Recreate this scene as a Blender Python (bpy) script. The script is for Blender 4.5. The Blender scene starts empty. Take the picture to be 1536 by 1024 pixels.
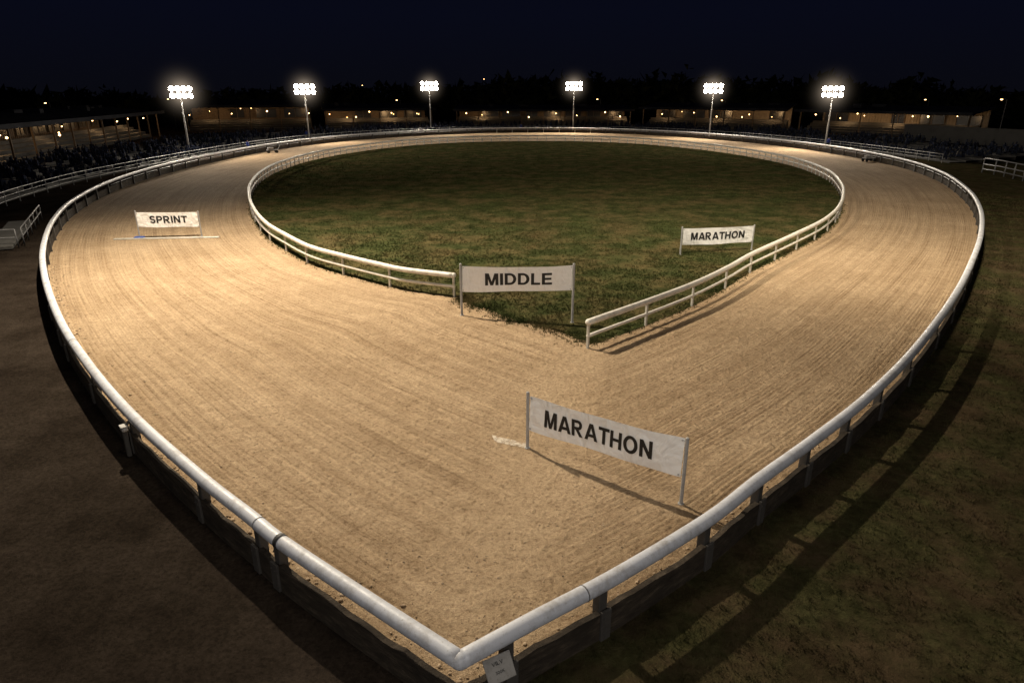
import bpy, math, random
import numpy as np
from mathutils import Vector, Matrix
random.seed(7); rng=np.random.default_rng(7)
scene=bpy.context.scene; COL=scene.collection
scene.view_settings.view_transform='Standard'
scene.view_settings.look='None'; scene.view_settings.exposure=0

# ------------------------------------------------------------ materials
def mat(name,col=(.5,.5,.5),rough=.7,metal=0.,spec=.5):
    m=bpy.data.materials.new(name); m.use_nodes=True
    b=m.node_tree.nodes['Principled BSDF']
    b.inputs['Base Color'].default_value=(*col,1); b.inputs['Roughness'].default_value=rough
    b.inputs['Metallic'].default_value=metal; b.inputs['Specular IOR Level'].default_value=spec
    return m
class NT:
    def __init__(s,m): s.t=m.node_tree; s.n=s.t.nodes; s.l=s.t.links; s.b=s.n['Principled BSDF']
    def add(s,k,**kw):
        n=s.n.new(k)
        for a,v in kw.items(): setattr(n,a,v)
        return n
    def set(s,sock,v):
        if isinstance(v,bpy.types.NodeSocket): s.l.new(v,sock)
        else: sock.default_value=v
    def noise(s,vec,scale,detail=4,rough=.55,dist=0.):
        n=s.add('ShaderNodeTexNoise'); n.inputs['Scale'].default_value=scale
        n.inputs['Detail'].default_value=detail; n.inputs['Roughness'].default_value=rough
        n.inputs['Distortion'].default_value=dist
        if vec is not None: s.l.new(vec,n.inputs['Vector'])
        return n.outputs['Fac']
    def ramp(s,fac,stops):
        n=s.add('ShaderNodeValToRGB'); e=n.color_ramp.elements
        while len(e)<len(stops): e.new(.5)
        for el,(p,c) in zip(e,stops):
            el.position=p; el.color=(*c,1) if len(c)==3 else c
        s.l.new(fac,n.inputs['Fac']); return n.outputs['Color']
    def mapr(s,v,a,b,c,d):
        n=s.add('ShaderNodeMapRange'); 
        for i,x in enumerate((v,a,b,c,d)): s.set(n.inputs[i],x)
        return n.outputs[0]
    def math(s,op,a,b=0.,c=None):
        n=s.add('ShaderNodeMath',operation=op); s.set(n.inputs[0],a); s.set(n.inputs[1],b)
        if c is not None: s.set(n.inputs[2],c)
        return n.outputs[0]
    def mix(s,f,a,b,mode='MIX'):
        n=s.add('ShaderNodeMix',data_type='RGBA',blend_type=mode)
        s.set(n.inputs[0],f)
        for i,v in ((6,a),(7,b)):
            if isinstance(v,tuple): v=(*v,1) if len(v)==3 else v
            s.set(n.inputs[i],v)
        return n.outputs[2]
    def mapping(s,vec,scale,rot=(0,0,0)):
        n=s.add('ShaderNodeMapping'); n.inputs['Scale'].default_value=scale; n.inputs['Rotation'].default_value=rot
        s.l.new(vec,n.inputs['Vector']); return n.outputs[0]
    def bump(s,h,dist,strength=1.,normal=None):
        n=s.add('ShaderNodeBump'); n.inputs['Distance'].default_value=dist; n.inputs['Strength'].default_value=strength
        s.l.new(h,n.inputs['Height'])
        if normal is not None: s.l.new(normal,n.inputs['Normal'])
        return n.outputs[0]
    def pos(s): return s.add('ShaderNodeNewGeometry').outputs['Position']
def emis(name,col,st):
    m=mat(name,col); b=m.node_tree.nodes['Principled BSDF']
    b.inputs['Emission Color'].default_value=(*col,1); b.inputs['Emission Strength'].default_value=st
    return m

# sand: streaks follow the track UVs, faded by the 'rake' attribute where the harrow turns
M_sand=mat('sand',rough=.95,spec=.1); n=NT(M_sand)
uv=n.add('ShaderNodeUVMap').outputs[0]; P=n.pos(); rk=n.add('ShaderNodeAttribute',attribute_name='rake').outputs['Fac']
gr=n.add('ShaderNodeAttribute',attribute_name='groove').outputs['Fac']
streakf=n.noise(n.mapping(uv,(13.0,.13,1)),1.0,5,.7,.1)
streakm=n.noise(n.mapping(uv,(2.6,.05,1)),1.0,3,.55,.1)
patch=n.noise(P,.22,5,.65); med=n.noise(P,2.2,6,.7); fine=n.noise(P,12,6,.75); grain=n.noise(P,45,4,.75)
c=n.ramp(patch,[(.3,(.49,.362,.231)),(.7,(.625,.475,.318))])
c=n.mix(n.math('MULTIPLY',rk,.65),c,n.ramp(streakf,[(.33,(.58,.54,.50)),(.5,(.96,.96,.96)),(.66,(1.12,1.1,1.07))]),'MULTIPLY')
c=n.mix(n.math('MULTIPLY',rk,.42),c,n.ramp(streakm,[(.36,(.62,.57,.52)),(.55,(1,1,1))]),'MULTIPLY')
c=n.mix(n.mapr(gr,.3,.95,0,.58),c,(.55,.50,.45),'MULTIPLY')
c=n.mix(.5,c,n.ramp(med,[(.3,(.66,.62,.58)),(.6,(1.06,1.06,1.06))]),'MULTIPLY')
c=n.mix(.8,c,n.ramp(fine,[(.34,(.46,.41,.37)),(.5,(.93,.92,.91)),(.7,(1.13,1.13,1.13))]),'MULTIPLY')
c=n.mix(.6,c,n.ramp(grain,[(.35,(.5,.45,.42)),(.55,(1.06,1.06,1.06))]),'MULTIPLY')
n.set(n.b.inputs['Base Color'],c)
h=n.math('ADD',n.math('MULTIPLY',n.math('MULTIPLY',streakf,rk),.6),n.math('MULTIPLY',med,.7)) 
b1=n.bump(h,.06,.85); b2=n.bump(n.math('ADD',fine,n.math('MULTIPLY',grain,.45)),.07,1.,b1)
n.set(n.b.inputs['Normal'],b2)

def grassmat(name,dark,light,brown,bfac,bs=.35):
    m=mat(name,rough=1.,spec=.0); n=NT(m); P=n.pos()
    a=n.noise(P,6,6,.75); b=n.noise(P,bs,6,.7); 
    c=n.ramp(a,[(.3,dark),(.7,light)])
    c=n.mix(n.mapr(b,.42,.62,0,bfac),c,brown)
    c=n.mix(.9,c,n.ramp(n.noise(P,.7,6,.8),[(.32,(.38,.38,.38)),(.62,(1.25,1.25,1.25))]),'MULTIPLY')
    n.set(n.b.inputs['Base Color'],c)
    n.set(n.b.inputs['Normal'],n.bump(n.noise(P,9,6,.8),.12,1.))
    return m
M_infield=grassmat('infield_grass',(.029,.039,.015),(.098,.112,.043),(.125,.092,.045),.75)
M_blade=grassmat('grass_blade',(.039,.050,.017),(.115,.132,.048),(.145,.108,.053),.75)
M_verge=grassmat('verge_grass',(.028,.029,.013),(.082,.076,.034),(.080,.055,.033),.85,.6)
M_blade2=grassmat('verge_blade',(.034,.038,.015),(.108,.104,.045),(.098,.068,.038),.8,.6)
M_dirt=mat('dirt',rough=1.,spec=.0); n=NT(M_dirt); P=n.pos()
c=n.ramp(n.noise(P,.5,6,.65),[(.3,(.013,.010,.008)),(.72,(.038,.030,.024))])
c=n.mix(.7,c,n.ramp(n.noise(P,14,5,.7),[(.35,(.5,.5,.5)),(.65,(1.5,1.45,1.4))]),'MULTIPLY')
n.set(n.b.inputs['Base Color'],c); n.set(n.b.inputs['Normal'],n.bump(n.noise(P,14,6,.75),.05,.9))

def paint(name,col,dirty,rough=.4,scale=3.):
    m=mat(name,rough=rough); n=NT(m); P=n.pos()
    f=n.noise(n.mapping(P,(1,1,1)),scale,6,.7)
    f2=n.noise(P,scale*7,4,.7)
    c=n.mix(n.mapr(f,.48,.75,0,.75),col,dirty); c=n.mix(n.mapr(f2,.60,.72,0,.65),c,dirty)
    n.set(n.b.inputs['Base Color'],c); n.set(n.b.inputs['Roughness'],n.mapr(f,.3,.7,rough-.08,rough+.2))
    n.set(n.b.inputs['Normal'],n.bump(f2,.004,.5)); return m
M_rail=paint('white_rail_paint',(.52,.54,.60),(.22,.20,.18),.42)
M_irail=paint('white_inner_rail_paint',(.70,.67,.62),(.36,.32,.26),.45)
M_post=paint('post_paint',(.055,.05,.046),(.025,.022,.02),.7)
M_ipost=paint('inner_post_paint',(.55,.53,.48),(.3,.27,.22),.5)
M_board=mat('weathered_board',rough=.9,spec=.2); n=NT(M_board); P=n.pos()
c=n.ramp(n.noise(n.mapping(P,(1,1,4)),2.5,6,.7),[(.3,(.022,.017,.013)),(.55,(.060,.047,.035)),(.75,(.14,.11,.08))])
c=n.mix(n.mapr(n.noise(P,.9,5,.7),.45,.7,0,.7),c,(.02,.017,.014))
n.set(n.b.inputs['Base Color'],c); n.set(n.b.inputs['Normal'],n.bump(n.noise(n.mapping(P,(2,2,7)),4,6,.75),.05,1.))
M_galv=paint('galvanised_steel',(.35,.35,.36),(.2,.19,.18),.45); 
M_pole=paint('pale_mast_steel',(.78,.77,.75),(.55,.53,.5),.5)
M_dgalv=paint('dull_steel',(.14,.14,.15),(.08,.08,.08),.5); 
M_box=paint('grey_box_paint',(.36,.35,.34),(.12,.11,.10),.6)
M_dark=mat('black_rubber',(.02,.02,.022),.6)
M_cloth=mat('banner_cloth',rough=.8,spec=.15); n=NT(M_cloth); P=n.pos()
c=n.mix(n.mapr(n.noise(P,2.2,5,.65),.52,.8,0,.3),(.89,.89,.90),(.68,.64,.60)); n.set(n.b.inputs['Base Color'],c)
n.set(n.b.inputs['Normal'],n.bump(n.noise(n.mapping(P,(1.2,1.2,.7)),2.4,3,.5,.8),.11,.8))
M_ink=mat('black_ink',(.012,.012,.013),.6)
M_blue=mat('blue_plastic',(.03,.08,.35),.5)
M_concrete=paint('dark_concrete',(.07,.068,.066),(.035,.033,.031),.95,.8)
M_roof=mat('roof_metal',rough=.9,metal=.0,spec=.1); n=NT(M_roof)
n.set(n.b.inputs['Base Color'],n.ramp(n.noise(n.pos(),.4,5,.6),[(.3,(.018,.019,.024)),(.7,(.04,.042,.05))]))
M_siding=paint('stand_siding',(.27,.22,.165),(.10,.08,.06),.8,.35)
M_timber=paint('stand_timber',(.13,.095,.065),(.05,.04,.03),.85,.5)
M_glass=mat('dark_opening',(.01,.01,.012),.3)
M_lens=emis('lit_floodlight_lens',(1,.92,.80),100)
M_bulb=emis('lit_warm_bulb',(1,.58,.22),14)
M_leaf=mat('night_foliage',rough=.9,spec=.0); n=NT(M_leaf)
n.set(n.b.inputs['Base Color'],n.ramp(n.noise(n.pos(),.35,3,.6),[(.35,(.012,.015,.007)),(.65,(.045,.05,.025))]))
M_crowd=mat('crowd_clothing',rough=.9,spec=.0); n=NT(M_crowd)
n.set(n.b.inputs['Base Color'],n.ramp(n.noise(n.pos(),1.9,2,.9),[(.32,(.010,.011,.015)),(.45,(.024,.026,.038)),(.52,(.034,.046,.09)),(.57,(.02,.02,.024)),(.66,(.14,.13,.12)),(.72,(.018,.018,.023))]))
M_skin=mat('skin',(.35,.2,.14),.6); M_jacket=mat('blue_jacket',(.03,.06,.3),.8); M_trouser=mat('dark_trousers',(.03,.03,.035),.8)
M_clod=mat('clod',rough=.95,spec=.1); n=NT(M_clod); n.set(n.b.inputs['Base Color'],n.ramp(n.noise(n.pos(),8,3),[(.3,(.22,.16,.11)),(.7,(.50,.385,.265))]))

# ------------------------------------------------------------ mesh helpers
class MB:
    def __init__(s): s.v=[]; s.f=[]; s.m=[]
    def add(s,vs,fs,mi=0):
        o=len(s.v); s.v+= [tuple(x) for x in vs]; s.f+=[tuple(i+o for i in f) for f in fs]; s.m+=[mi]*len(fs)
    def box(s,c,size,rot=0.,bev=0.,mi=0,tilt=None):
        hx,hy,hz=[x/2 for x in size]
        if bev<=0:
            vs=[(x,y,z) for z in(-hz,hz) for x,y in((-hx,-hy),(hx,-hy),(hx,hy),(-hx,hy))]
            fs=[(3,2,1,0),(4,5,6,7),(0,1,5,4),(1,2,6,5),(2,3,7,6),(3,0,4,7)]
        else:
            b=min(bev,hx*.9,hy*.9,hz*.9); ring=[(-hx+b,-hy),(hx-b,-hy),(hx,-hy+b),(hx,hy-b),(hx-b,hy),(-hx+b,hy),(-hx,hy-b),(-hx,-hy+b)]
            k=lambda r,q:[(x*(1-q/hx),y*(1-q/hy)) for x,y in r]
            vs=[];lv=[(-hz,b),(-hz+b,0),(hz-b,0),(hz,b)]
            for z,q in lv: vs+=[(x,y,z) for x,y in k(ring,q)]
            fs=[tuple(range(7,-1,-1)),tuple(range(24,32))]
            for l in range(3):
                for i in range(8):
                    j=(i+1)%8; fs.append((l*8+i,l*8+j,l*8+8+j,l*8+8+i))
        R=Matrix.Rotation(rot,3,'Z')
        if tilt is not None: R=R@tilt
        s.add([R@Vector(v)+Vector(c) for v in vs],fs,mi)
    def tube(s,pts,r,n=10,cap=True,mi=0):
        pts=[Vector(p) for p in pts]; N=len(pts); vs=[]; rr=r if isinstance(r,(list,tuple)) else [r]*N
        for i,p in enumerate(pts):
            t=(pts[min(i+1,N-1)]-pts[max(i-1,0)]).normalized()
            up=Vector((0,0,1)) if abs(t.z)<.95 else Vector((1,0,0))
            a=t.cross(up).normalized(); b=a.cross(t)
            vs+=[p+(a*math.cos(q*2*math.pi/n)+b*math.sin(q*2*math.pi/n))*rr[i] for q in range(n)]
        fs=[(i*n+q,i*n+(q+1)%n,(i+1)*n+(q+1)%n,(i+1)*n+q) for i in range(N-1) for q in range(n)]
        if cap: fs+=[tuple(range(n-1,-1,-1)),tuple((N-1)*n+q for q in range(n))]
        s.add(vs,fs,mi)
    def ball(s,c,r,seg=12,rings=8,mi=0,sq=(1,1,1)):
        vs=[(0,0,1)]+[(math.sin(math.pi*i/rings)*math.cos(2*math.pi*j/seg),math.sin(math.pi*i/rings)*math.sin(2*math.pi*j/seg),math.cos(math.pi*i/rings)) for i in range(1,rings) for j in range(seg)]+[(0,0,-1)]
        fs=[(0,1+j,1+(j+1)%seg) for j in range(seg)]
        for i in range(rings-2):
            for j in range(seg):
                a=1+i*seg; fs.append((a+j,a+seg+j,a+seg+(j+1)%seg,a+(j+1)%seg))
        L=len(vs)-1; a=1+(rings-2)*seg; fs+=[(L,a+(j+1)%seg,a+j) for j in range(seg)]
        s.add([(c[0]+v[0]*r*sq[0],c[1]+v[1]*r*sq[1],c[2]+v[2]*r*sq[2]) for v in vs],fs,mi)
    def mesh(s,name,mats,smooth=False,off=(0,0,0)):
        me=bpy.data.meshes.new(name)
        me.from_pydata([(v[0]-off[0],v[1]-off[1],v[2]-off[2]) for v in s.v],[],s.f)
        for m in (mats if isinstance(mats,list) else [mats]): me.materials.append(m)
        me.polygons.foreach_set('material_index',s.m)
        if smooth: me.polygons.foreach_set('use_smooth',[True]*len(me.polygons)); 
        me.update(); return me
def link(name,me,parent=None,loc=(0,0,0)):
    o=bpy.data.objects.new(name,me); COL.objects.link(o); o.location=loc
    if parent: o.parent=parent
    return o
def thing(name,loc,label,cat,group=None,me=None,rot=0):
    o=bpy.data.objects.new(name,me); COL.objects.link(o); o.location=loc; o.rotation_euler[2]=rot
    o['label']=label; o['category']=cat
    if group: o['group']=group
    return o
def part(parent,name,mb,mats,smooth=False,world=True):
    return link(name,mb.mesh(name,mats,smooth,parent.location if world else (0,0,0)),parent)
def smooth_angle(o,deg=40):
    me=o.data; 
    try: me.set_sharp_from_angle(angle=math.radians(deg))
    except Exception: pass
def tri_soup(name,V,mat_):   # V: (N,3,3)
    N=len(V); me=bpy.data.meshes.new(name); me.vertices.add(N*3); me.vertices.foreach_set('co',V.reshape(-1).astype(np.float32))
    me.loops.add(N*3); me.loops.foreach_set('vertex_index',np.arange(N*3,dtype=np.int32))
    me.polygons.add(N); me.polygons.foreach_set('loop_start',np.arange(0,N*3,3,dtype=np.int32))
    me.materials.append(mat_); me.update(calc_edges=True); return me
def vn(x,y,seed=0):
    xi=np.floor(x).astype(np.int64); yi=np.floor(y).astype(np.int64); fx=x-xi; fy=y-yi
    def h(a,b):
        k=(a*374761393+b*668265263+seed*974634777)&0xffffffff
        k=((k^(k>>13))*1274126177)&0xffffffff; return ((k^(k>>16))&0xffff)/65535.
    fx=fx*fx*(3-2*fx); fy=fy*fy*(3-2*fy)
    return (h(xi,yi)*(1-fx)+h(xi+1,yi)*fx)*(1-fy)+(h(xi,yi+1)*(1-fx)+h(xi+1,yi+1)*fx)*fy
def fbm(x,y,o=4,seed=0):
    s=0;a=.5;t=0
    for i in range(o): s=s+a*vn(x*2.03**i+i*17.3,y*2.03**i-i*9.1,seed+i); t+=a; a*=.55
    return s/t

# ------------------------------------------------------------ track curves (metres)
OUT=[(-.69,6.82),(-2.05,7.87),(-3.82,9.27),(-4.65,10.02),(-6.12,11.33),(-8.81,13.92),(-11.61,16.95),(-15.0,20.98),(-19.17,26.56),(-22.99,32.27),(-27.23,39.61),(-30.93,47.53),(-34.35,58.17),(-36.44,70.32),(-36.9,84.59),(-35.9,101.57),(-32.3,117.12),(-25.6,131),(-13.5,144.5),(0,150.8),(14.75,150.2),(28.46,141),(37.83,126.77),(43.63,110.37),(45.48,94.04),(44.66,79.25),(41.26,65.96),(35.87,53.49),(30.69,44.03),(25.2,35.59),(19.87,28.25),(15.69,22.86),(11.70,18.11),(8.76,14.94),(6.54,12.81),(4.84,11.26),(3.51,9.98),(1.69,8.52),(.305,7.54),(-.69,6.82)]
INN=[(2.65,20.99),(1.13,22.67),(-.2,23.97),(-1.83,25.66),(-2.5,26.7),(-4.48,27.66),(-5.63,28.49),(-7.92,30.4),(-9.91,32.27),(-11.93,35.05),(-14.19,38.53),(-16.59,43.24),(-19.12,49.15),(-21.84,56.82),(-24.17,65.97),(-25.4,75.27),(-25.2,87.5),(-22.7,98.9),(-17.8,110.3),(-10,118.9),(0,122.7),(10.8,122.7),(20.4,117.1),(27.6,105.8),(31.5,92.9),(32.7,80.1),(30.9,67.2),(27.5,56.8),(24.6,50.2),(21.7,44.6),(18.5,39.6),(15,35.2),(11.34,30.8),(9.46,28.25),(7.34,25.63),(5.16,23.35),(2.65,20.99)]
def CR(pts,t):
    n=len(pts)-1; i=min(int(t),n-1); f=t-i
    p1=Vector(pts[i]);p2=Vector(pts[i+1]); p0=Vector(pts[i-1]) if i>0 else p1*2-p2; p3=Vector(pts[i+2]) if i+2<=n else p2*2-p1
    return .5*((2*p1)+(p2-p0)*f+(2*p0-5*p1+4*p2-p3)*f*f+(3*p1-p0-3*p2+p3)*f**3)
def dense(pts,k=12,a=0,b=None):
    b=len(pts)-1 if b is None else b; N=int((b-a)*k); return [CR(pts,a+(b-a)*i/N) for i in range(N+1)]
def resample(pl,step):
    d=[0]
    for i in range(1,len(pl)): d.append(d[-1]+(pl[i]-pl[i-1]).length)
    L=d[-1]; n=max(1,round(L/step)); res=[];j=0
    for k in range(n+1):
        s_=L*k/n
        while j<len(d)-2 and d[j+1]<s_: j+=1
        f=(s_-d[j])/max(1e-9,d[j+1]-d[j]); res.append(pl[j].lerp(pl[j+1],min(1,f)))
    return res
def offset(pl,dist):   # + = to the right of travel
    r=[]
    for i,p in enumerate(pl):
        t=(pl[min(i+1,len(pl)-1)]-pl[max(i-1,0)]).normalized(); r.append(Vector((p.x+t.y*dist,p.y-t.x*dist)))
    return r
def ang(pl,i):
    t=pl[min(i+1,len(pl)-1)]-pl[max(i-1,0)]; return math.atan2(t.y,t.x)

# sand track strip with UVs that follow the track, relief modelled in the surface
keys=[(0,0),(3,2),(6,4),(9,9),(11,12),(12,13),(14,15.5),(16,18),(19.5,20.5),(21,22),(23,24),(25,25.3),(26,27),(27,28),(29,30),(31,32),(33,35),(39,36)]
st=[]
for (o0,i0),(o1,i1) in zip(keys,keys[1:]):
    L=(CR(OUT,o1)-CR(OUT,o0)).length; mid=CR(OUT,(o0+o1)/2).length
    k=max(8,int(L/(.05 if mid<27 else .11 if mid<45 else .5)))
    for q in range(k): st.append((o0+(o1-o0)*q/k,i0+(i1-i0)*q/k))
st.append(keys[-1])
NW=320; A=np.array([tuple(CR(OUT,a)) for a,b in st]); B=np.array([tuple(CR(INN,b)) for a,b in st])
dB=(B-A); B=B+dB/np.linalg.norm(dB,axis=1)[:,None]*.25
wv=np.linspace(0,1,NW+1); XY=A[:,None,:]*(1-wv)[None,:,None]+B[:,None,:]*wv[None,:,None]
mid=(A+B)/2; acc=np.concatenate([[0],np.cumsum(np.linalg.norm(np.diff(mid,axis=0),axis=1))])
X=XY[...,0];Y=XY[...,1]
prm=np.array([a for a,b in st]); e_=np.minimum(prm/1.6,(39-prm)/2.5); e_=np.clip(e_,0,1); rake=(e_*e_*(3-2*e_))[:,None]*np.ones((1,NW+1))
rake=np.clip(rake*1.1+(fbm(X*.5,Y*.5,3,9)-.5)*.5*(rake>0.02)*(rake<.98),0,1)
uu=wv[None,:]*13+0*X; aa=acc[:,None]+0*X
wob=uu+.18*(fbm(uu*.35,aa*.04,3,14)-.5)
env=np.clip(fbm(uu*1.1,aa*.05,3,5)*2.6-.7,0,1)*np.clip(fbm(X*1.2,Y*1.2,3,15)*3-.5,.3,1)
ln=np.sin(wob*2*np.pi/.185)*env
groove=np.clip(-ln,0,1)*rake
# shallow drag mark left across the near sand
p0=np.array((-3.6,10.4)); p1=np.array((-.9,12.9)); dd=p1-p0; tt=np.clip(((X-p0[0])*dd[0]+(Y-p0[1])*dd[1])/(dd@dd),0,1)
ds=np.hypot(X-p0[0]-tt*dd[0]+.08*(fbm(tt*5,0*X,2,3)-.5),Y-p0[1]-tt*dd[1]); mark=np.exp(-(ds/.07)**2)*np.clip(fbm(X*3,Y*3,2,31)*2.5-.4,0,1)
groove=np.maximum(groove,mark*.8)
Z=.014*fbm(X*1.1,Y*1.1,4,1)+.030*fbm(X*5,Y*5,3,2)+.08*np.clip(fbm(X*8,Y*8,2,3)-.58,0,1)+.008*ln*rake+.014*(fbm(uu*3,aa*.2,3,8)-.5)*rake-.015*mark
fade=np.clip((50-np.hypot(X,Y))/20,0,1); Z=Z*(.35+.65*fade)
nr=len(st); V=np.stack([X,Y,Z],-1).reshape(-1,3)
me=bpy.data.meshes.new('sand_track'); me.vertices.add(len(V)); me.vertices.foreach_set('co',V.reshape(-1).astype(np.float32))
r_=np.arange(nr-1)[:,None]; w_=np.arange(NW)[None,:]; a0=r_*(NW+1)+w_
Q=np.stack([a0,a0+NW+1,a0+NW+2,a0+1],-1).reshape(-1,4)[:,::-1].astype(np.int32)
me.loops.add(Q.size); me.loops.foreach_set('vertex_index',Q.reshape(-1)); me.polygons.add(len(Q)); me.polygons.foreach_set('loop_start',np.arange(0,Q.size,4,dtype=np.int32))
me.polygons.foreach_set('use_smooth',np.ones(len(Q),bool)); me.update(calc_edges=True)
me.materials.append(M_sand); ul=me.uv_layers.new(name='UVMap'); UVa=np.stack([uu,aa],-1).reshape(-1,2)
ul.data.foreach_set('uv',UVa[Q.reshape(-1)].reshape(-1).astype(np.float32))
at=me.attributes.new('rake','FLOAT','POINT'); at.data.foreach_set('value',rake.reshape(-1).astype(np.float32))
at=me.attributes.new('groove','FLOAT','POINT'); at.data.foreach_set('value',groove.reshape(-1).astype(np.float32))
if me.polygons[0].normal.z<0: me.flip_normals()
o=link('sand_track',me); o['kind']='structure'

def sheet(name,poly,z,m,fine=False):
    import bmesh
    bm=bmesh.new(); vs=[bm.verts.new((p[0],p[1],z)) for p in poly]; es=[bm.edges.new((vs[i],vs[(i+1)%len(vs)])) for i in range(len(vs))]
    bmesh.ops.triangle_fill(bm,edges=es,use_beauty=True)
    for f in bm.faces:
        if f.normal.z<0: f.normal_flip()
    me=bpy.data.meshes.new(name); bm.to_mesh(me); bm.free(); me.materials.append(m)
    o=link(name,me); o['kind']='structure'; return o
sheet('ground',[(-900,-300),(900,-300),(900,1200),(-900,1200)],-.04,M_dirt)
sheet('grass_verge',[(-.9,-25),(160,-25),(160,90),(-.9,90)],-.02,M_verge)
ip=[]
front=dense(INN,40,0,4)
for i,p in enumerate(front[:-1]):
    a=(vn(np.array([i*.09]),np.array([3.]),2)[0]-.3)*.7+random.uniform(-.05,.05); ip.append((p.x+.7*a+.08,p.y+.7*a+.08))
for p in dense(INN,10,4,36)[:-1]: ip.append((p.x,p.y))
sheet('infield_grass',ip,.045,M_infield)

# ------------------------------------------------------------ grass blades
def inpoly(X,Y,poly):
    ins=np.zeros(len(X),bool); n_=len(poly)
    for i in range(n_):
        x1,y1=poly[i][0],poly[i][1]; x2,y2=poly[(i+1)%n_][0],poly[(i+1)%n_][1]
        if y1==y2: continue
        c_=((y1>Y)!=(y2>Y))&(X<(x2-x1)*(Y-y1)/(y2-y1)+x1); ins^=c_
    return ins
def blades(name,X,Y,m,h0,h1,w,z,per=4):
    X=np.repeat(X,per)+rng.normal(0,.035,len(X)*per); Y=np.repeat(Y,per)+rng.normal(0,.035,len(Y)*per); N=len(X)
    a=rng.uniform(0,2*np.pi,N); hh=rng.uniform(h0,h1,N); ln=rng.uniform(0,.7,N)*hh; b=rng.uniform(0,2*np.pi,N); ww=w*rng.uniform(.6,1.3,N)*(.6+np.hypot(X,Y)/40)
    T=np.zeros((N,3,3)); T[:,0,0]=X-np.cos(a)*ww;T[:,0,1]=Y-np.sin(a)*ww;T[:,1,0]=X+np.cos(a)*ww;T[:,1,1]=Y+np.sin(a)*ww
    T[:,0,2]=z;T[:,1,2]=z;T[:,2,0]=X+np.cos(b)*ln;T[:,2,1]=Y+np.sin(b)*ln;T[:,2,2]=z+hh
    o=link(name,tri_soup(name,T,m)); o['kind']='stuff'; o['label']='short rough grass blades growing in uneven tufts'
    return o
N=130000; Y=20+rng.exponential(17,N); X=rng.uniform(-26,33,N); k=inpoly(X,Y,ip)&(Y<112)&(fbm(X*.8,Y*.8,3,6)>rng.uniform(.2,.62,N))
blades('infield_grass_blades',X[k],Y[k],M_blade,.03,.11,.014,.04)
ex=[];ey=[]
for i in range(0,160*14):
    q=ip[i%160]; a=random.gauss(.02,.2); ex.append(q[0]+a+random.gauss(0,.08)); ey.append(q[1]+a+random.gauss(0,.08))
for rng_ in ((4,14),(26,36)):
    for p in resample(dense(INN,20,*rng_),.05): ex.append(p.x+random.gauss(0,.12)); ey.append(p.y+random.gauss(.04,.12))
blades('edge_grass_tufts',np.array(ex),np.array(ey),M_blade,.03,.10,.011,.015,5)
outer=dense(OUT,12); OP=[(p.x,p.y) for p in outer]
N=120000; Y=3+rng.uniform(0,1,N)**1.6*55; X=-.9+rng.uniform(0,1,N)**1.2*42; k=~inpoly(X,Y,OP)&(fbm(X*1.2,Y*1.2,3,6)>rng.uniform(.15,.6,N)); X=X[k];Y=Y[k]
pl=np.array([(p.x,p.y) for p in dense(OUT,6,26,39)]); 
dmin=np.min(np.hypot(X[:,None]-pl[None,:,0],Y[:,None]-pl[None,:,1]),axis=1); k=dmin>.16
blades('verge_grass_blades',X[k],Y[k],M_blade2,.02,.08,.012,-.018)

# ------------------------------------------------------------ outer fence
RH=.95; R=.125
base=thing('perimeter_rail_fence',(-.69,6.82,0),'white tubular rail fence on dark posts above a weathered kickboard','fence')
rp=dense(OUT,10); mb=MB(); mb.tube([(p.x,p.y,RH) for p in rp],R,18); mb.ball((-.69,6.82,RH),R*1.01,18,12)
o=part(base,'rail',mb,M_rail,True)
def wall(pl,z0,zf,th):
    mb=MB(); a=offset(pl,0);b=offset(pl,-th); vs=[];n_=len(pl)
    for i,(p,q) in enumerate(zip(a,b)):
        zz=zf(i/8)+.018*math.sin(i*1.7)+.012*math.sin(i*.6)+random.uniform(-.012,.012); vs+=[(p.x,p.y,z0),(p.x,p.y,zz),(q.x,q.y,zz),(q.x,q.y,z0)]
    fs=[]
    for i in range(n_-1):
        for k in range(4): fs.append((i*4+k,i*4+(k+1)%4,i*4+4+(k+1)%4,i*4+4+k))
    fs+=[(0,1,2,3),((n_-1)*4+3,(n_-1)*4+2,(n_-1)*4+1,(n_-1)*4)]
    mb.add(vs,fs); return mb
part(base,'kickboard',wall(dense(OUT,8),-.06,lambda t: .50,.10),M_board)
po=resample(rp,3.4)
PL=[(po[i],ang(po,i)) for i in range(1,len(po)-1) if po[i].y>19]
for t in (2.12,2.8,4.0,5.05,5.95,6.75,38.35,37.2,36.05,35.0,34.1,33.35,32.7,32.05):
    p=CR(OUT,t); q=CR(OUT,t+.02)-CR(OUT,t-.02); PL.append((p,math.atan2(q.y,q.x)))
PL.sort(key=lambda a:a[0].length)
mbp=MB(); mbp.box((0,0.02,.40),(.17,.16,.86),0,.012); mbp.box((0,0,.835),(.26,.11,.03),0,.006); mbp.box((0,-.125,.26),(.20,.05,.56),0,.008)
for bx in (-.06,.06):
    for bz in (.12,.42): mbp.ball((bx,-.155,bz),.014,8,4)
pm=mbp.mesh('post',M_post)
for p,a in PL[:100]:
    o=link('post',pm,base); o.location=(p.x-base.location.x,p.y-base.location.y,0); o.rotation_euler[2]=a+math.pi
if PL[100:]:
    mb=MB()
    for p,a in PL[100:]: mb.box((p.x,p.y,.42),(.12,.12,.86),a)
    o=part(base,'post',mb,M_ipost); o['kind']='stuff'
mb=MB(); mb.tube([(p.x,p.y,.66) for p in dense(OUT,8,12,27)],.03,8); part(base,'lower_rail',mb,M_rail,True)
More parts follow.
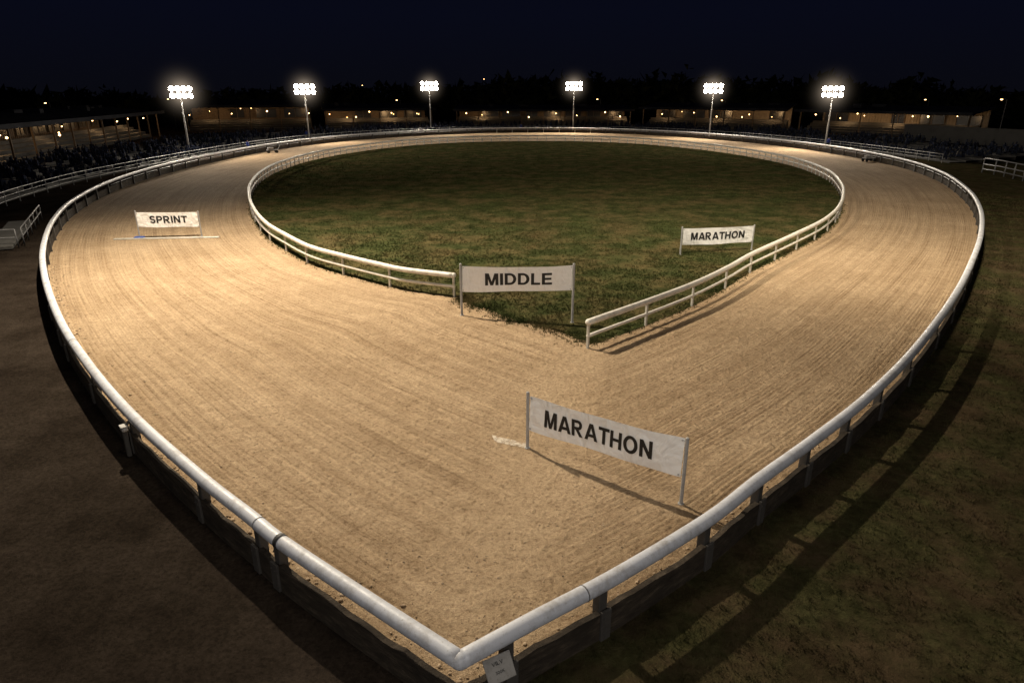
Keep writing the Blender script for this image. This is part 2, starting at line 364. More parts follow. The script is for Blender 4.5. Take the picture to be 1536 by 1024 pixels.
for t,w_,mm in ((2.05,.10,M_dark),(2.75,.02,M_dgalv),(6.5,.02,M_dgalv),(37.4,.02,M_dgalv)):
    p=CR(OUT,t); q=CR(OUT,t+.06); d=(q-p).normalized()*w_/2
    mb=MB(); mb.tube([(p.x-d.x,p.y-d.y,RH),(p.x+d.x,p.y+d.y,RH)],R+.008,18); part(base,'joint_collar',mb,mm,True)

# ------------------------------------------------------------ plain bold sans lettering
def ring(cx,cy,ro,ri,a0,a1,n_=14):
    P_=[];F_=[]
    for i in range(n_+1):
        a=math.radians(a0+(a1-a0)*i/n_); P_+= [(cx+ro[0]*math.cos(a),cy+ro[1]*math.sin(a)),(cx+ri[0]*math.cos(a),cy+ri[1]*math.sin(a))]
    F_=[(i*2,i*2+2,i*2+3,i*2+1) for i in range(n_)]
    return P_,F_
def rc(x0,y0,x1,y1): return [(x0,y0),(x1,y0),(x1,y1),(x0,y1)],[(0,1,2,3)]
def pg(*p): return list(p),[tuple(range(len(p)))]
V_=.225
GL={'M':(1.0,[rc(0,0,V_,1),rc(1.0-V_,0,1.0,1),pg((V_,1),(V_,.52),(.40,0),(.50,0),(.50,.32),(.29,1)),pg((1.0-V_,1),(.71,1),(.50,.32),(.50,0),(.60,0),(1.0-V_,.52))]),
'A':(.98,[pg((0,0),(.24,0),(.49,.74),(.49,1),(.355,1)),pg((.98,0),(.625,1),(.49,1),(.49,.74),(.74,0)),rc(.24,.19,.74,.365)]),
'R':(.86,[rc(0,0,V_,1),rc(V_,.82,.47,1),rc(V_,.40,.47,.58),ring(.47,.70,(.32,.30),(.10,.12),-90,90),pg((.28,.42),(.58,0),(.85,0),(.53,.42))]),
'P':(.78,[rc(0,0,V_,1),rc(V_,.82,.45,1),rc(V_,.36,.45,.54),ring(.45,.68,(.32,.32),(.11,.14),-90,90)]),
'T':(.81,[rc(0,.81,.81,1),rc(.29,0,.52,.81)]),'H':(.84,[rc(0,0,V_,1),rc(.615,0,.84,1),rc(V_,.41,.615,.59)]),
'O':(.99,[ring(.495,.5,(.495,.52),(.265,.33),0,360,36)]),
'N':(.84,[rc(0,0,V_,1),rc(.615,0,.84,1),pg((V_,1),(V_,.61),(.615,0),(.615,.39))]),
'I':(.23,[rc(0,0,.23,1)]),'D':(.86,[rc(0,0,V_,1),rc(V_,.82,.38,1),rc(V_,0,.38,.18),ring(.38,.5,(.48,.5),(.25,.32),-90,90,20)]),
'L':(.67,[rc(0,0,V_,1),rc(V_,0,.67,.19)]),'E':(.73,[rc(0,0,V_,1),rc(V_,0,.73,.185),rc(V_,.41,.68,.59),rc(V_,.815,.72,1)]),
'S':(.76,[ring(.38,.72,(.37,.295),(.145,.105),20,270),ring(.38,.28,(.38,.295),(.155,.105),90,-160)]),
'V':(.88,[pg((0,1),(.2,1),(.44,.2),(.44,0),(.34,0)),pg((.88,1),(.54,0),(.44,0),(.44,.2),(.68,1))]),'3':(.6,[ring(.28,.73,(.3,.28),(.13,.13),150,-90),ring(.28,.27,(.32,.28),(.14,.13),90,-150)]),'0':(.68,[ring(.34,.5,(.34,.52),(.16,.35),0,360,30)]),'K':(.85,[rc(0,0,V_,1),pg((V_,.30),(V_,.52),(.56,1),(.82,1)),pg((.32,.44),(.46,.6),(.85,0),(.6,0))])}
def text_mesh(s):
    x=0;P_=[];F_=[]
    for ch in s:
        w_,parts=GL[ch]
        for pp,ff in parts:
            o_=len(P_); P_+=[(x+a,b) for a,b in pp]; F_+=[tuple(i+o_ for i in f) for f in ff]
        x+=w_+(.06 if ch in 'AT' else .12)
    v=np.array(P_); mn=v.min(0);mx=v.max(0); return (v-mn)/(mx-mn),F_

# ------------------------------------------------------------ inner fence
ib=thing('infield_rail_fence',(2.52,20.77,0),'white double rail fence along the grass infield','fence')
IN2=list(INN[4:36])+[(2.52,20.77)]; IN2[0]=(-2.42,26.77)
il=dense(IN2,10)
mb=MB(); mb.tube([(p.x,p.y,.95) for p in il],.11,14)
for q in (il[0],il[-1]): mb.ball((q.x,q.y,.95),.112,14,8)
part(ib,'top_rail',mb,M_irail,True)
mb=MB(); mb.tube([(p.x,p.y,.47) for p in il],.06,10)
for q in (il[0],il[-1]): mb.ball((q.x,q.y,.47),.062,10,6)
part(ib,'lower_rail',mb,M_irail,True)
ps=resample(il,1.65); sel=[]
for i,p in enumerate(ps):
    if p.y<45 and i%2==1 and 0<i<len(ps)-1: continue
    sel.append(i)
sel.sort(key=lambda i:ps[i].length)
mb=MB(); mb.box((0,0,.45),(.085,.085,.92),0,.01); pm2=mb.mesh('post',M_ipost)
for i in sel[:100]:
    o=link('post',pm2,ib); o.location=(ps[i].x-ib.location.x,ps[i].y-ib.location.y,0); o.rotation_euler[2]=ang(ps,i)
mb=MB()
for i in sel[100:]: mb.box((ps[i].x,ps[i].y,.45),(.1,.1,.92),ang(ps,i))
o=part(ib,'post',mb,M_ipost); o['kind']='stuff'

# ------------------------------------------------------------ banner signs
def sign(A,B,hA,hB,tA,tB,bA,bB,text,tx0,tx1,ty0,ty1,label,wob,blue=False,pr=.04):
    A=Vector(A);B=Vector(B); d=(B-A); L=d.length; u=d/L; nrm=Vector((u.y,-u.x))
    e=thing('banner_sign',(A.x,A.y,0),label,'banner sign','banner signs of the start positions')
    for Q,h in ((A,hA),(B,hB)):
        mb=MB(); mb.tube([(Q.x,Q.y,-.02),(Q.x,Q.y,h)],pr,12); mb.ball((Q.x,Q.y,h),pr*1.02,12,6,sq=(1,1,.5))
        mb.tube([(Q.x,Q.y,0),(Q.x,Q.y,.05)],pr*1.7,12)
        o=part(e,'post',mb,M_galv,True); smooth_angle(o)
    ph=random.uniform(0,6)
    def S(x,y,off=0):
        g=.05/L; xx=g+(1-2*g)*x
        top=tA+(tB-tA)*x-.03*L/3*4*x*(1-x)*wob; bot=bA+(bB-bA)*x-.03*L/3*4*x*(1-x)*wob*.6+.012*math.sin(9*x+ph)
        z=bot+(top-bot)*y
        w=wob*(.035*math.sin(5*x+ph+1.5*y)+.018*math.sin(13*x-2*y+ph*2)+.03*math.sin(math.pi*x)*(1-y))
        w+=wob*.013*(math.exp(-x*5)*math.sin(14*math.atan2(y-.5,x+.12))+math.exp(-(1-x)*5)*math.sin(14*math.atan2(y-.5,1.12-x)))
        p=A+u*(L*xx)+nrm*(w+off+pr*.4)
        return (p.x,p.y,z)
    mb=MB(); NX,NY=70,18
    vs=[S(i/NX,j/NY) for j in range(NY+1) for i in range(NX+1)]
    fs=[(j*(NX+1)+i,j*(NX+1)+i+1,(j+1)*(NX+1)+i+1,(j+1)*(NX+1)+i) for j in range(NY) for i in range(NX)]
    mb.add(vs,fs); part(e,'banner',mb,M_cloth,True)
    v,f=text_mesh(text); mb=MB()
    mb.add([S(tx0+(tx1-tx0)*p[0],ty0+(ty1-ty0)*p[1],.016) for p in v],f); part(e,'lettering',mb,M_ink)
    mb=MB()
    for x in (.012,.988):
        for y in (.06,.94):
            c=S(x,y,.01); mb.ball(c,.02,8,4); q=A if x<.5 else B
            mb.tube([c,(q.x,q.y,c[2]+.01)],.008,6)
    part(e,'eyelet_tie',mb,M_galv,True)
    if blue:
        mb=MB(); mb.box((A.x,A.y-.05,.07),(.55,.35,.12),0.1,.03); part(e,'base_weight',mb,M_blue)
    return e
sign((-1.92,24.29),(2.23,23.42),2.04,2.26,1.95,2.2,.97,1.30,'MIDDLE',.215,.825,.27,.75,'white cloth banner reading MIDDLE between posts at the infield edge',1.,pr=.045)
sign((.37,14.11),(3.5,11.78),1.49,1.56,1.40,1.545,.53,.68,'MARATHON',.115,.83,.25,.75,'white cloth banner reading MARATHON standing across the raked sand',.8,pr=.038)
sign((-21.84,38.8),(-18.46,39.38),1.63,1.5,1.54,1.47,.68,.6,'SPRINT',.20,.82,.28,.77,'white cloth banner reading SPRINT on the sand with blue weight',.7,True)
sign((8.85,34.5),(12.98,35.61),1.5,1.40,1.42,1.36,.55,.48,'MARATHON',.11,.88,.29,.75,'white cloth banner reading MARATHON standing on the dark grass',.8)
e=thing('start_plank',(-20.2,38.7,0),'low white painted plank lying on the sand below a banner','plank')
mb=MB(); mb.box((0,0,.05),(5.9,.22,.07),math.atan2(.57,5.9),.01); part(e,'plank',mb,M_ipost,world=False)
M_lime=mat('lime_mark',rough=.95); n=NT(M_lime); n.set(n.b.inputs['Base Color'],(.60,.53,.44,1))
tr=n.ramp(n.noise(n.pos(),9,5,.7),[(.36,(0,0,0)),(.58,(.85,.85,.85))]); n.l.new(tr,n.b.inputs['Alpha'])
sheet('limed_line_marking',[(-.50,14.72),(-.42,14.38),(.33,14.06),(.37,14.30)],.045,M_lime)

# plaque hung on the outside of the corner
pb=thing('corner_plaque',(-.17,6.93,0),'small worn white plaque with dark lettering fixed on kickboard','plaque')
def plq(v):
    q=Matrix.Rotation(math.radians(30),3,'Z')@(Matrix.Rotation(math.radians(-38),3,'X')@Vector(v)); return (q.x,q.y,q.z+.70)
mb=MB(); mb.box((0,0,0),(.42,.025,.34),0,.008); mb.v=[plq(v) for v in mb.v]; part(pb,'plate',mb,paint('plaque_paint',(.27,.26,.25),(.12,.105,.09),.6,5.),world=False)
for s_,y0,y1,x0,x1 in (('VILV',.05,.10,-.10,.07),('300K',-.06,-.02,-.08,.06)):
    v,f=text_mesh(s_); mb=MB(); mb.add([plq((x0+(x1-x0)*p[0],-.019,y0+(y1-y0)*p[1])) for p in v],f); part(pb,'lettering',mb,M_ink,world=False)
mb=MB(); mb.box((.02,.10,.36),(.05,.05,.6),.5,.005); part(pb,'bracket',mb,M_post,world=False)

e=thing('cable_box',(-9.0,13.78,0),'small weathered cable box fixed beside the rail fence','cable box')
mb=MB(); mb.box((0,0,.72),(.26,.13,.10),-.8,.03); mb.box((.0,0,.785),(.22,.15,.025),-.8,.008); part(e,'box',mb,M_box,world=False)
mb=MB(); mb.box((0,0,.34),(.10,.10,.68),-.8,.01); mb.tube([(0,0,.7),(.12,.1,.9)],.03,8); part(e,'bracket',mb,M_post,world=False)

# clods
mb=MB()
def clod(x,y,r):
    mb.ball((x,y,.02+r*.35),r,6,4,sq=(random.uniform(.7,1.4),random.uniform(.7,1.3),random.uniform(.5,.9)))
for p in resample(dense(OUT,10,0,9),.05): 
    a=abs(random.gauss(0,.3))+.1
    if random.random()<.85: clod(p.x+a*.75+random.uniform(-.1,.1),p.y+a*.66,random.uniform(.01,.045))
for p in resample(dense(OUT,10,30,39),.06):
    a=abs(random.gauss(0,.25))+.1; clod(p.x-a*.7,p.y+a*.7,random.uniform(.008,.04))
xs=rng.uniform(-14,12,9000); ys=7+rng.uniform(0,1,9000)**1.4*20; k=inpoly(xs,ys,OP)&(fbm(xs*.6,ys*.6,3,12)>.5)
for x,y in zip(xs[k],ys[k]): clod(x,y,random.uniform(.006,.022))
o=link('sand_clods',mb.mesh('sand_clods',M_clod,True)); o['kind']='stuff'; o['label']='loose crumbs and clods of damp sand on the track'

# ------------------------------------------------------------ spectator fence
FE=[(-30,30),(-34.2,40),(-37.6,48.8),(-39.3,55.13),(-40.8,63.79),(-41.2,71.85),(-41.3,86),(-40,106.5),(-35.8,124),(-28,138),(-15.5,150.5),(0,156.7),(17,156),(32,148),(42.5,132),(49,113),(51.6,97),(52.5,84)]
fb=thing('spectator_fence',(-30,30,0),'grey steel spectator fence with three rails around the track','fence')
fl=dense([(a,b) for a,b in FE],10)
for h_,r_,nm in ((1.05,.035,'top_rail'),(.7,.022,'middle_rail'),(.35,.022,'lower_rail')):
    mb=MB(); mb.tube([(p.x,p.y,h_) for p in fl],r_,8); part(fb,nm,mb,M_galv,True)
fp=resample(fl,2.5); fi=sorted(range(len(fp)),key=lambda i:fp[i].length)
mb=MB(); mb.tube([(0,0,0),(0,0,1.06)],.035,8); pm3=mb.mesh('post',M_galv)
for i in fi[:100]: o=link('post',pm3,fb); o.location=(fp[i].x+30,fp[i].y-30,0)
if fi[100:]:
    mb=MB()
    for i in fi[100:]: mb.tube([(fp[i].x,fp[i].y,0),(fp[i].x,fp[i].y,1.06)],.035,6)
    o=part(fb,'post',mb,M_galv); o['kind']='stuff'
def small_fence(pts,label,m,hs=(1.0,.55),r=.035,name='barrier_fence'):
    e=thing(name,(pts[0][0],pts[0][1],0),label,'barrier')
    for h_,nm in zip(hs,('top_rail','middle_rail','lower_rail')):
        mb=MB(); mb.tube([(x,y,h_) for x,y in pts],r,8); part(e,nm,mb,m,True)
    for p in resample([Vector(q) for q in pts],1.9):
        mb=MB(); mb.tube([(p.x,p.y,0),(p.x,p.y,hs[0])],r,8); part(e,'post',mb,m,True)
small_fence([(-33,35.4),(-30,35.8),(-27.3,36.4)],'low grey tubular barrier beside the dirt path',M_dgalv)
small_fence([(-27.3,36.9),(-29.4,40.8),(-31.6,44.9)],'grey tubular handrail along a low walkway',M_dgalv)
small_fence([(50.5,73.5),(50.5,71),(49.5,66)],'grey painted gate rails beside the grass',M_dgalv,(1.5,.9,.4),.06,'gate_fence')
e=thing('walkway_slab',(-30,39.6,0),'low concrete walkway slab beside a handrail','walkway'); mb=MB(); mb.box((0,0,.1),(9.,1.3,.2),math.atan2(8.,-4.3),.03); part(e,'slab',mb,M_concrete,world=False)
e=thing('boundary_wall',(78,112,0),'low grey block boundary wall in the dark','wall'); mb=MB(); mb.box((0,0,1.3),(34,.3,2.6),-1.2,.03); mb.box((0,0,2.65),(34.2,.42,.1),-1.2,.02); part(e,'wall_face',mb,M_concrete,world=False)

# ------------------------------------------------------------ light masts
def mast_parts():
    P_=[]
    mb=MB(); mb.tube([(0,0,0),(0,0,3),(0,0,8.6)],[.14,.12,.09],10); mb.box((0,0,.06),(.5,.5,.12),0,.02); P_.append(('pole',mb.mesh('pole',M_pole,True)))
    mb=MB(); mb.tube([(-1.7,0,8.0),(1.7,0,8.0)],.05,8); mb.tube([(-1.7,0,8.95),(1.7,0,8.95)],.05,8); mb.tube([(0,0,7.9),(0,0,9.0)],.06,8)
    for x in (-1,1): mb.tube([(x,0,8),(x,0,8.95)],.03,6)
    P_.append(('crossbar',mb.mesh('crossbar',M_galv,True))); return P_
def lampmesh():
    T=Matrix.Rotation(math.radians(-18),3,'X')
    a=MB(); a.tube([(0,.25,0),(0,.1,0),(0,-.14,0)],[.18,.34,.40],12); a.v=[tuple(T@Vector(v)) for v in a.v]
    b=MB(); b.ball((0,-.15,0),.39,14,8,sq=(1,.5,1)); b.v=[tuple(T@Vector(v)) for v in b.v]
    return a.mesh('housing',M_galv,True),b.mesh('lens',M_lens,True)
PM=mast_parts(); LH,LL=lampmesh()
M_bloom=bpy.data.materials.new('lamp_bloom_emission'); M_bloom.use_nodes=True; t=M_bloom.node_tree  # self-glowing volume standing in for lamp bloom, it scatters no light
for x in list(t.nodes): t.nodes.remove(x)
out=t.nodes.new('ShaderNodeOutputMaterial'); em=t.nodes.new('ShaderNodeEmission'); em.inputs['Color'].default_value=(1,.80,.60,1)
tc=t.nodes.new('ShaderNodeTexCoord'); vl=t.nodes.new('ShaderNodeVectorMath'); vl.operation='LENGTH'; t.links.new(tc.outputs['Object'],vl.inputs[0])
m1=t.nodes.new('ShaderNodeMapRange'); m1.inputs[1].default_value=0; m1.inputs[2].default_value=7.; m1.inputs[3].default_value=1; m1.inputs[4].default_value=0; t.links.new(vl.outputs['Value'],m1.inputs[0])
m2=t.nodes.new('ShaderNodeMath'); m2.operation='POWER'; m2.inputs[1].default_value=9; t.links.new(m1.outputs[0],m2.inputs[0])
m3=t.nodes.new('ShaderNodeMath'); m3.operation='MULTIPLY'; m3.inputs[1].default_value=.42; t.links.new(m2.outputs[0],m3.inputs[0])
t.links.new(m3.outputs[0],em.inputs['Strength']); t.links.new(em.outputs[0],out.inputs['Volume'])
mb=MB(); mb.ball((0,0,0),7.,20,12); BLOOM=mb.mesh('lamp_bloom',M_bloom,True)
masts=[(-44.8,95.99,8.0,.84),(-36.0,123.47,8.5,.95),(-18.0,155,9.3,1),(13.5,155,9.3,.95),(38.2,134.96,8.7,.95),(48.8,108.05,8.1,.86)]
def spot(name,loc,tgt,e,size,col=(1,.86,.66),rad=.6,blend=1.):
    L=bpy.data.lights.new(name,'SPOT'); L.energy=e; L.spot_size=math.radians(size); L.spot_blend=blend; L.color=col; L.shadow_soft_size=rad
    o=bpy.data.objects.new(name,L); COL.objects.link(o); o.location=loc
    o.rotation_euler=(Vector(tgt)-Vector(loc)).to_track_quat('-Z','Y').to_euler(); return o
for (x,y,h,sc) in masts:
    face=math.atan2(0-x,-(60-y))
    e=thing('floodlight_mast',(x,y,0),'tall steel mast with two rows of glowing floodlights','floodlight mast','floodlight masts around the track',rot=face)
    k=h/8.4
    for nm,me in PM:
        o=link(nm,me,e); o.scale=(1 if nm=='pole' else sc,1,k)
    for r_ in range(2):
        for c_ in range(4):
            z=(8.0+.95*r_)*k; fx=(-1.45+c_*.965)*sc
            fe=bpy.data.objects.new('floodlight',None); COL.objects.link(fe); fe.parent=e; fe.location=(fx,-.2,z); fe.rotation_euler[2]=(c_-1.5)*.15; fe.scale=(sc,sc,sc)
            for nm,me in (('housing',LH),('lens',LL)): link(nm,me,fe)
    hz=link('lamp_bloom',BLOOM,e); hz.location=(0,-.6,8.5*k)  # emission ball drawn as bloom around the lamp cluster
    d=Vector((0-x,62-y)).normalized()
    spot('mast_light',(x+d.x*1.4,y+d.y*1.4,8.5*k),(x+d.x*28,y+d.y*28,0),19000,166,(1,.87,.69))

# ------------------------------------------------------------ assumed key spot over the near bend, plus added fill spots
spot('assumed_key',(-15.0,31.5,22),(-8,26,0),64000,150,(1,.86,.65),.25)
spot('corner_fill',(-3,9.5,14),(1,18,0),2200,120,(1,.88,.70),1.5)  # added soft fill without a fixture, lifts the near sand and banner fronts
spot('bend_fill',(15,28,20),(22,44,0),31000,136,(1,.86,.64),1.2)  # added fill without a fixture, brightens the right bend and far banner
spot('approach_fill',(2,-12,15),(1,17,0),7600,90,(1,.93,.84),2.5)  # added weak fill from behind the camera for kickboard and banner fronts

# ------------------------------------------------------------ stands
def stand(p0,p1,depth,h,label,m_wall,lights,seed,panels=True,outward=1,en=1.):
    r_=random.Random(seed); p0=Vector(p0);p1=Vector(p1); d=p1-p0; L=d.length; u=d/L; w=Vector((-u.y,u.x))*outward
    rot=math.atan2(u.y,u.x)
    e=thing('grandstand',(p0.x,p0.y,0),label,'grandstand','grandstands behind the track',rot=rot)
    s_=outward
    mb=MB(); T=Matrix.Rotation(.10*s_,3,'X'); mb.box((L/2,s_*(depth/2-1.2),h),(L+1.5,depth+3.5,.22),0,.03,tilt=T)
    for i in range(int(L/1.2)): mb.box((i*1.2+.3,s_*(depth/2-1.2),h+.13),(.08,depth+3.4,.06),0,0,tilt=T)
    mb.box((L/2,-s_*2.95,h-.42),(L+1.6,.12,.5),0,.01)
    for q in range(int(L/9)):
        xx=r_.uniform(2,L-2); hh=r_.uniform(.4,1.1); mb.box((xx,s_*(depth*.5+r_.uniform(0,3)),h+.5),(r_.uniform(.8,3),1.2,hh),0,.03)
    part(e,'roof',mb,M_roof,world=False)
    mb=MB(); mb.box((L/2,s_*depth,h/2+.2),(L,.25,h+.4),0,.02)
    for i in range(int(L/.6)): mb.box((i*.6+.2,s_*(depth-.15),h/2),(.05,.06,h),0)
    part(e,'wall',mb,m_wall,world=False)
    n_=max(2,int(L/5.5))
    for i in range(n_+1):
        mb=MB(); x=L*i/n_; mb.box((x,-s_*1.6,h/2-.15),(.22,.22,h-.3),0,.02); mb.box((x,-s_*.9,h-.7),(.1,1.6,.1),0,.01); part(e,'pillar',mb,M_timber,world=False)
    mb=MB()
    for k in range(5): mb.box((L/2,s_*(.4+k*1.0),.25+k*.22),(L,1.0,.5+k*.44),0,0)
    part(e,'tiered_seating',mb,M_concrete,world=False)
    for i in range(n_):
        x=L*(i+.5)/n_; w_=L/n_*r_.uniform(.4,.95)
        if r_.random()<.9:
            mb=MB()
            mb.box((x,s_*(depth-.32),h*.62),(w_,.06,h*.36),0,.01,mi=0)
            for q in (-1,0,1): mb.box((x+q*w_*.5,s_*(depth-.38),h*.62),(.1,.08,h*.38),0,0,mi=1)
            for q in (-1,1): mb.box((x,s_*(depth-.38),h*.62+q*h*.19),(w_+.1,.08,.1),0,0,mi=1)
            part(e,'window',mb,[M_glass,M_timber],world=False)
    for i in range(lights):
        x=L*(i+.5+r_.uniform(-.45,.45))/lights
        mb=MB(); zz=h-.75-r_.uniform(0,1.6); yy=r_.uniform(-1.2,3); mb.ball((x,s_*yy,zz),r_.uniform(.06,.15),10,6); o=part(e,'ceiling_lamp',mb,M_bulb,True,world=False)
        if i%3==0:
            Lg=bpy.data.lights.new('stand_lamp','POINT'); Lg.energy=r_.uniform(120,560)*en; Lg.color=(1,.60,.27); Lg.shadow_soft_size=.15
            lo=bpy.data.objects.new('stand_lamp',Lg); COL.objects.link(lo)
            c_=p0+u*x+w*(2.2); lo.location=(c_.x,c_.y,h-1.5)
    return e
stand((-71,137),(-55.5,62),9,5.0,'long low grandstand with dark roof and warmly lit interior',M_timber,13,1,outward=-1,en=.8)
stand((-20,173),(-44,166),9,4.8,'dark roofed grandstand with timber pillars and small warm lamps',M_timber,8,2,outward=-1)
stand((-47,164),(-72,156),9,5.7,'dark roofed grandstand with timber pillars and small warm lamps',M_timber,8,12,outward=-1)
stand((30,180),(-14,180),8,4.4,'low shadowed grandstand building behind the far fence',M_timber,8,3,outward=-1,en=.6)
stand((61,157),(33,174),8,5.0,'roofed grandstand with pale panelled rear wall',M_siding,7,4,outward=-1,en=.8)
stand((84,128),(64,154),8,4.9,'roofed grandstand with pale siding and warm lamps',M_siding,8,5,outward=-1,en=.8)

def crowd(n_,fn,name,label):
    T=[]
    v0=np.array([(-.22,-.12,0),(.22,-.12,0),(.22,.12,0),(-.22,.12,0),(-.2,-.1,.55),(.2,-.1,.55),(.2,.1,.55),(-.2,.1,.55),(0,0,.66)])
    f0=[(0,1,5),(0,5,4),(1,2,6),(1,6,5),(2,3,7),(2,7,6),(3,0,4),(3,4,7),(4,5,8),(5,6,8),(6,7,8),(7,4,8)]
    hd=np.array([(0,0,.62),(.11,0,.75),(0,.11,.75),(-.11,0,.75),(0,-.11,.75),(0,0,.9)]); f1=[(0,2,1),(0,3,2),(0,4,3),(0,1,4),(5,1,2),(5,2,3),(5,3,4),(5,4,1)]
    tv=np.array([[v0[i] for i in f] for f in f0]+[[hd[i] for i in f] for f in f1])
    for _ in range(n_):
        x,y,z=fn(); a=random.uniform(0,6.28); s_=random.uniform(.85,1.25); R_=np.array([[math.cos(a),-math.sin(a),0],[math.sin(a),math.cos(a),0],[0,0,1]])
        T.append(tv@R_.T*s_+np.array([x,y,z]))
    o=link(name,tri_soup(name,np.concatenate(T),M_crowd)); o['kind']='stuff'; o['label']=label
fdense=resample(fl,1.0)
def fpos():
    while True:
        i=random.randrange(2,len(fdense)-2); p=fdense[i]; t=(fdense[i+1]-fdense[i-1]).normalized(); d=random.uniform(1.5,12.5)
        k=int((d-1)/2.1); x=p.x-t.y*d; y=p.y+t.x*d
        if vn(np.array([x*.3]),np.array([y*.3]),5)[0]>random.uniform(.2,.8): return (x,y,.12+.16*k+random.uniform(0,.35))
crowd(2600,fpos,'spectator_crowd','dark seated crowd in blue and grey clothing behind the fence')
mb=MB()
for k in range(6):
    p_=offset(fl,-1.-k*2.1); q_=offset(fl,-1.-(k+1)*2.1); z=.12+.16*k; vs=[];fs=[]
    for p,q in zip(p_,q_): vs+=[(p.x,p.y,z-.3),(p.x,p.y,z),(q.x,q.y,z),(q.x,q.y,z-.3)]
    for i in range(len(p_)-1):
        for c_ in range(3): fs.append((i*4+c_,i*4+c_+1,i*4+4+c_+1,i*4+4+c_))
    mb.add(vs,fs)
o=link('terrace',mb.mesh('terrace',M_concrete)); o['kind']='structure'

# ------------------------------------------------------------ people
def person_mesh():
    me=bpy.data.meshes.new('p'); J=[(0,0,.95),(0,0,1.2),(0,0,1.42),(0,.01,1.52),(0,.0,1.66),(.1,0,.9),(.11,-.04,.5),(.12,.02,.06),(.12,-.14,.03),(-.1,0,.9),(-.11,.05,.5),(-.13,.12,.06),(-.13,-.03,.03),(.19,0,1.4),(.25,.02,1.12),(.24,-.12,.9),(-.19,0,1.4),(-.26,.02,1.12),(-.22,-.15,.92)]
    E=[(0,1),(1,2),(2,3),(3,4),(0,5),(5,6),(6,7),(7,8),(0,9),(9,10),(10,11),(11,12),(2,13),(13,14),(14,15),(2,16),(16,17),(17,18)]
    Rr=[.15,.15,.14,.06,.105,.1,.07,.05,.04,.1,.07,.05,.04,.07,.05,.04,.07,.05,.04]
    me.from_pydata(J,E,[]); o=bpy.data.objects.new('p',me); COL.objects.link(o); md=o.modifiers.new('s','SKIN'); 
    for i,r in enumerate(Rr): me.skin_vertices[0].data[i].radius=(r,r*.8)
    me.skin_vertices[0].data[0].use_root=True
    sb=o.modifiers.new('d','SUBSURF'); sb.levels=1; bpy.context.view_layer.update()
    m2=bpy.data.meshes.new_from_object(o.evaluated_get(bpy.context.evaluated_depsgraph_get())); bpy.data.objects.remove(o)
    m2.materials.clear()
    for m in (M_jacket,M_trouser,M_skin): m2.materials.append(m)
    for p in m2.polygons:
        z=p.center.z; p.material_index=2 if z>1.5 else (1 if z<.93 and abs(p.center.x)<.2 else 0); p.use_smooth=True
    return m2
try:
    pmesh=person_mesh()
    for x,y,a in ((-37.6,127.5,.4),(48.3,106.0,-.8),(-37.9,99.5,1.2),(2,155,0)):
        thing('person',(x,y,0),'person in blue jacket and dark trousers standing by the track','person','track staff beside the fence',pmesh,a)
except Exception as ex: print('person fail',ex)
for (x,y,r) in ((-34.2,98.6,.5),(44.6,86,.2)):
    e=thing('equipment_trolley',(x,y,0),'small grey equipment trolley parked on the sand edge','trolley','trolleys beside the track',rot=r)
    mb=MB(); mb.box((0,0,.42),(1.5,.7,.1),0,.02); mb.box((-.2,0,.62),(.8,.5,.3),0,.04); part(e,'deck',mb,M_galv,world=False)
    for wx in (-.55,.55):
        for wy in (-.36,.36):
            mb=MB(); mb.tube([(wx,wy-.05,.2),(wx,wy+.05,.2)],.2,14); part(e,'wheel',mb,M_dark,world=False)
    mb=MB(); mb.tube([(.75,0,.42),(1.1,0,.95)],.03,8); mb.tube([(1.1,-.25,.95),(1.1,.25,.95)],.03,8); part(e,'handle',mb,M_galv,world=False)

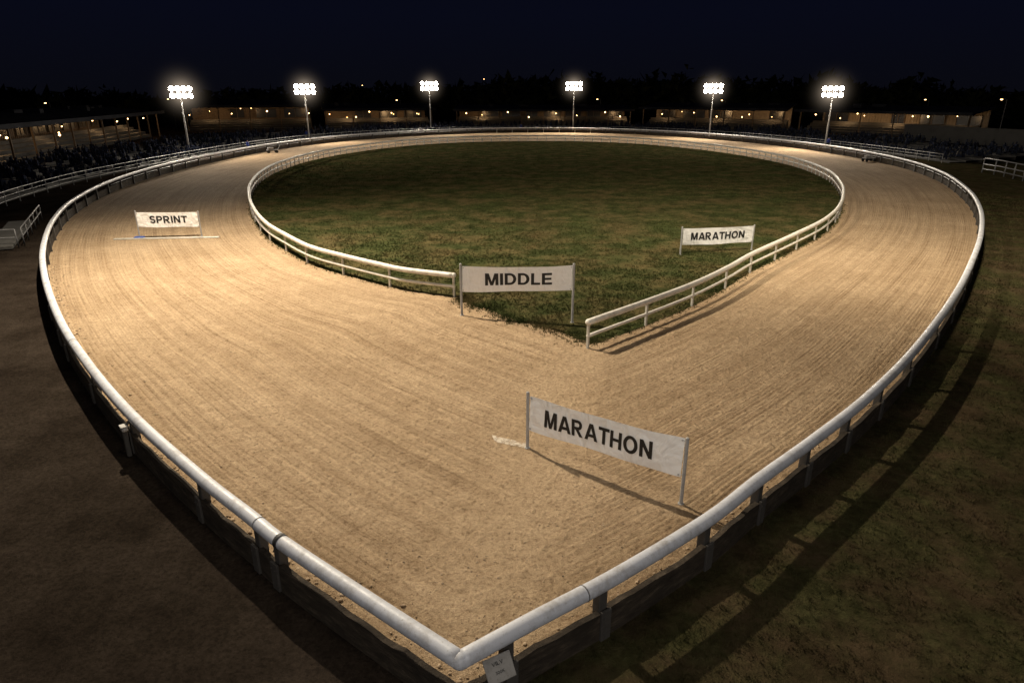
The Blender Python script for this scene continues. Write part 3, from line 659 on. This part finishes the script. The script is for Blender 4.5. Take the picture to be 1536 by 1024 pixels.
# ------------------------------------------------------------ street lamps beyond
for (x,y,h_) in ((81,116,7.0),(86,150,4.6),(100,170,6.5),(-12,330,14),(-5,345,14.2),(6,340,13.6),(-62,300,11),(-98,150,6),(-30,190,6.2),(24,192,6.4),(56,186,6.2),(-84,175,6.6)):
    e=thing('street_lamp',(x,y,0),'slim street lamp with warm glowing head','street lamp','street lamps beyond the stands')
    mb=MB(); mb.tube([(0,0,0),(0,0,h_),(-.3,0,h_+.15),(-.8,0,h_+.15)],[.09,.06,.05,.04],8); part(e,'pole',mb,M_dgalv,True,world=False)
    mb=MB(); mb.box((-.9,0,h_+.12),(.6,.26,.12),0,.03); part(e,'lamp_head',mb,M_dgalv,world=False)
    mb=MB(); mb.ball((-.9,0,h_+.03),.16,10,6,sq=(1.3,.8,.6)); part(e,'bulb',mb,M_bulb,True,world=False)

# ------------------------------------------------------------ tree belt
T=[]
for i in range(330):
    a=math.radians(random.uniform(-62,62)); d=random.uniform(205,275); x=math.sin(a)*d; y=max(math.cos(a)*d,60); hgt=random.uniform(7,12)*(1+.22*math.sin(a*5+.6)); w=random.uniform(4,7)
    n_=130; c_=rng.normal(0,1,(n_,3)); c_/=np.linalg.norm(c_,axis=1)[:,None]; c_*=rng.uniform(.5,1.05,(n_,1))
    c_=c_*np.array([w,w,hgt*.42])+np.array([x,y,hgt*.58])
    q=rng.normal(0,1.0,(n_,3,3)); T.append(c_[:,None,:]+q)
o=link('tree_belt',tri_soup('tree_belt',np.concatenate(T),M_leaf)); o['kind']='stuff'; o['label']='dark belt of trees far beyond the stands'

# ------------------------------------------------------------ world
w=bpy.data.worlds.new('World'); scene.world=w; w.use_nodes=True; t=w.node_tree
bg=t.nodes['Background']; tc=t.nodes.new('ShaderNodeTexCoord'); sp=t.nodes.new('ShaderNodeSeparateXYZ'); t.links.new(tc.outputs['Generated'],sp.inputs[0])
rp_=t.nodes.new('ShaderNodeValToRGB'); e=rp_.color_ramp.elements; e[0].position=0; e[0].color=(.0026,.0028,.0050,1); e[1].position=.35; e[1].color=(.0018,.0023,.0068,1)
x=e.new(.10); x.color=(.0024,.0030,.0082,1)
t.links.new(sp.outputs['Z'],rp_.inputs[0]); t.links.new(rp_.outputs[0],bg.inputs[0]); bg.inputs[1].default_value=1.

cam=bpy.data.cameras.new('camera'); co=bpy.data.objects.new('camera',cam); COL.objects.link(co)
co.location=(0,0,8); co.rotation_euler=(math.radians(90-20.41),0,0); cam.lens=36*1000/1536; cam.sensor_width=36; cam.clip_end=3000; cam.clip_start=.1
scene.camera=co
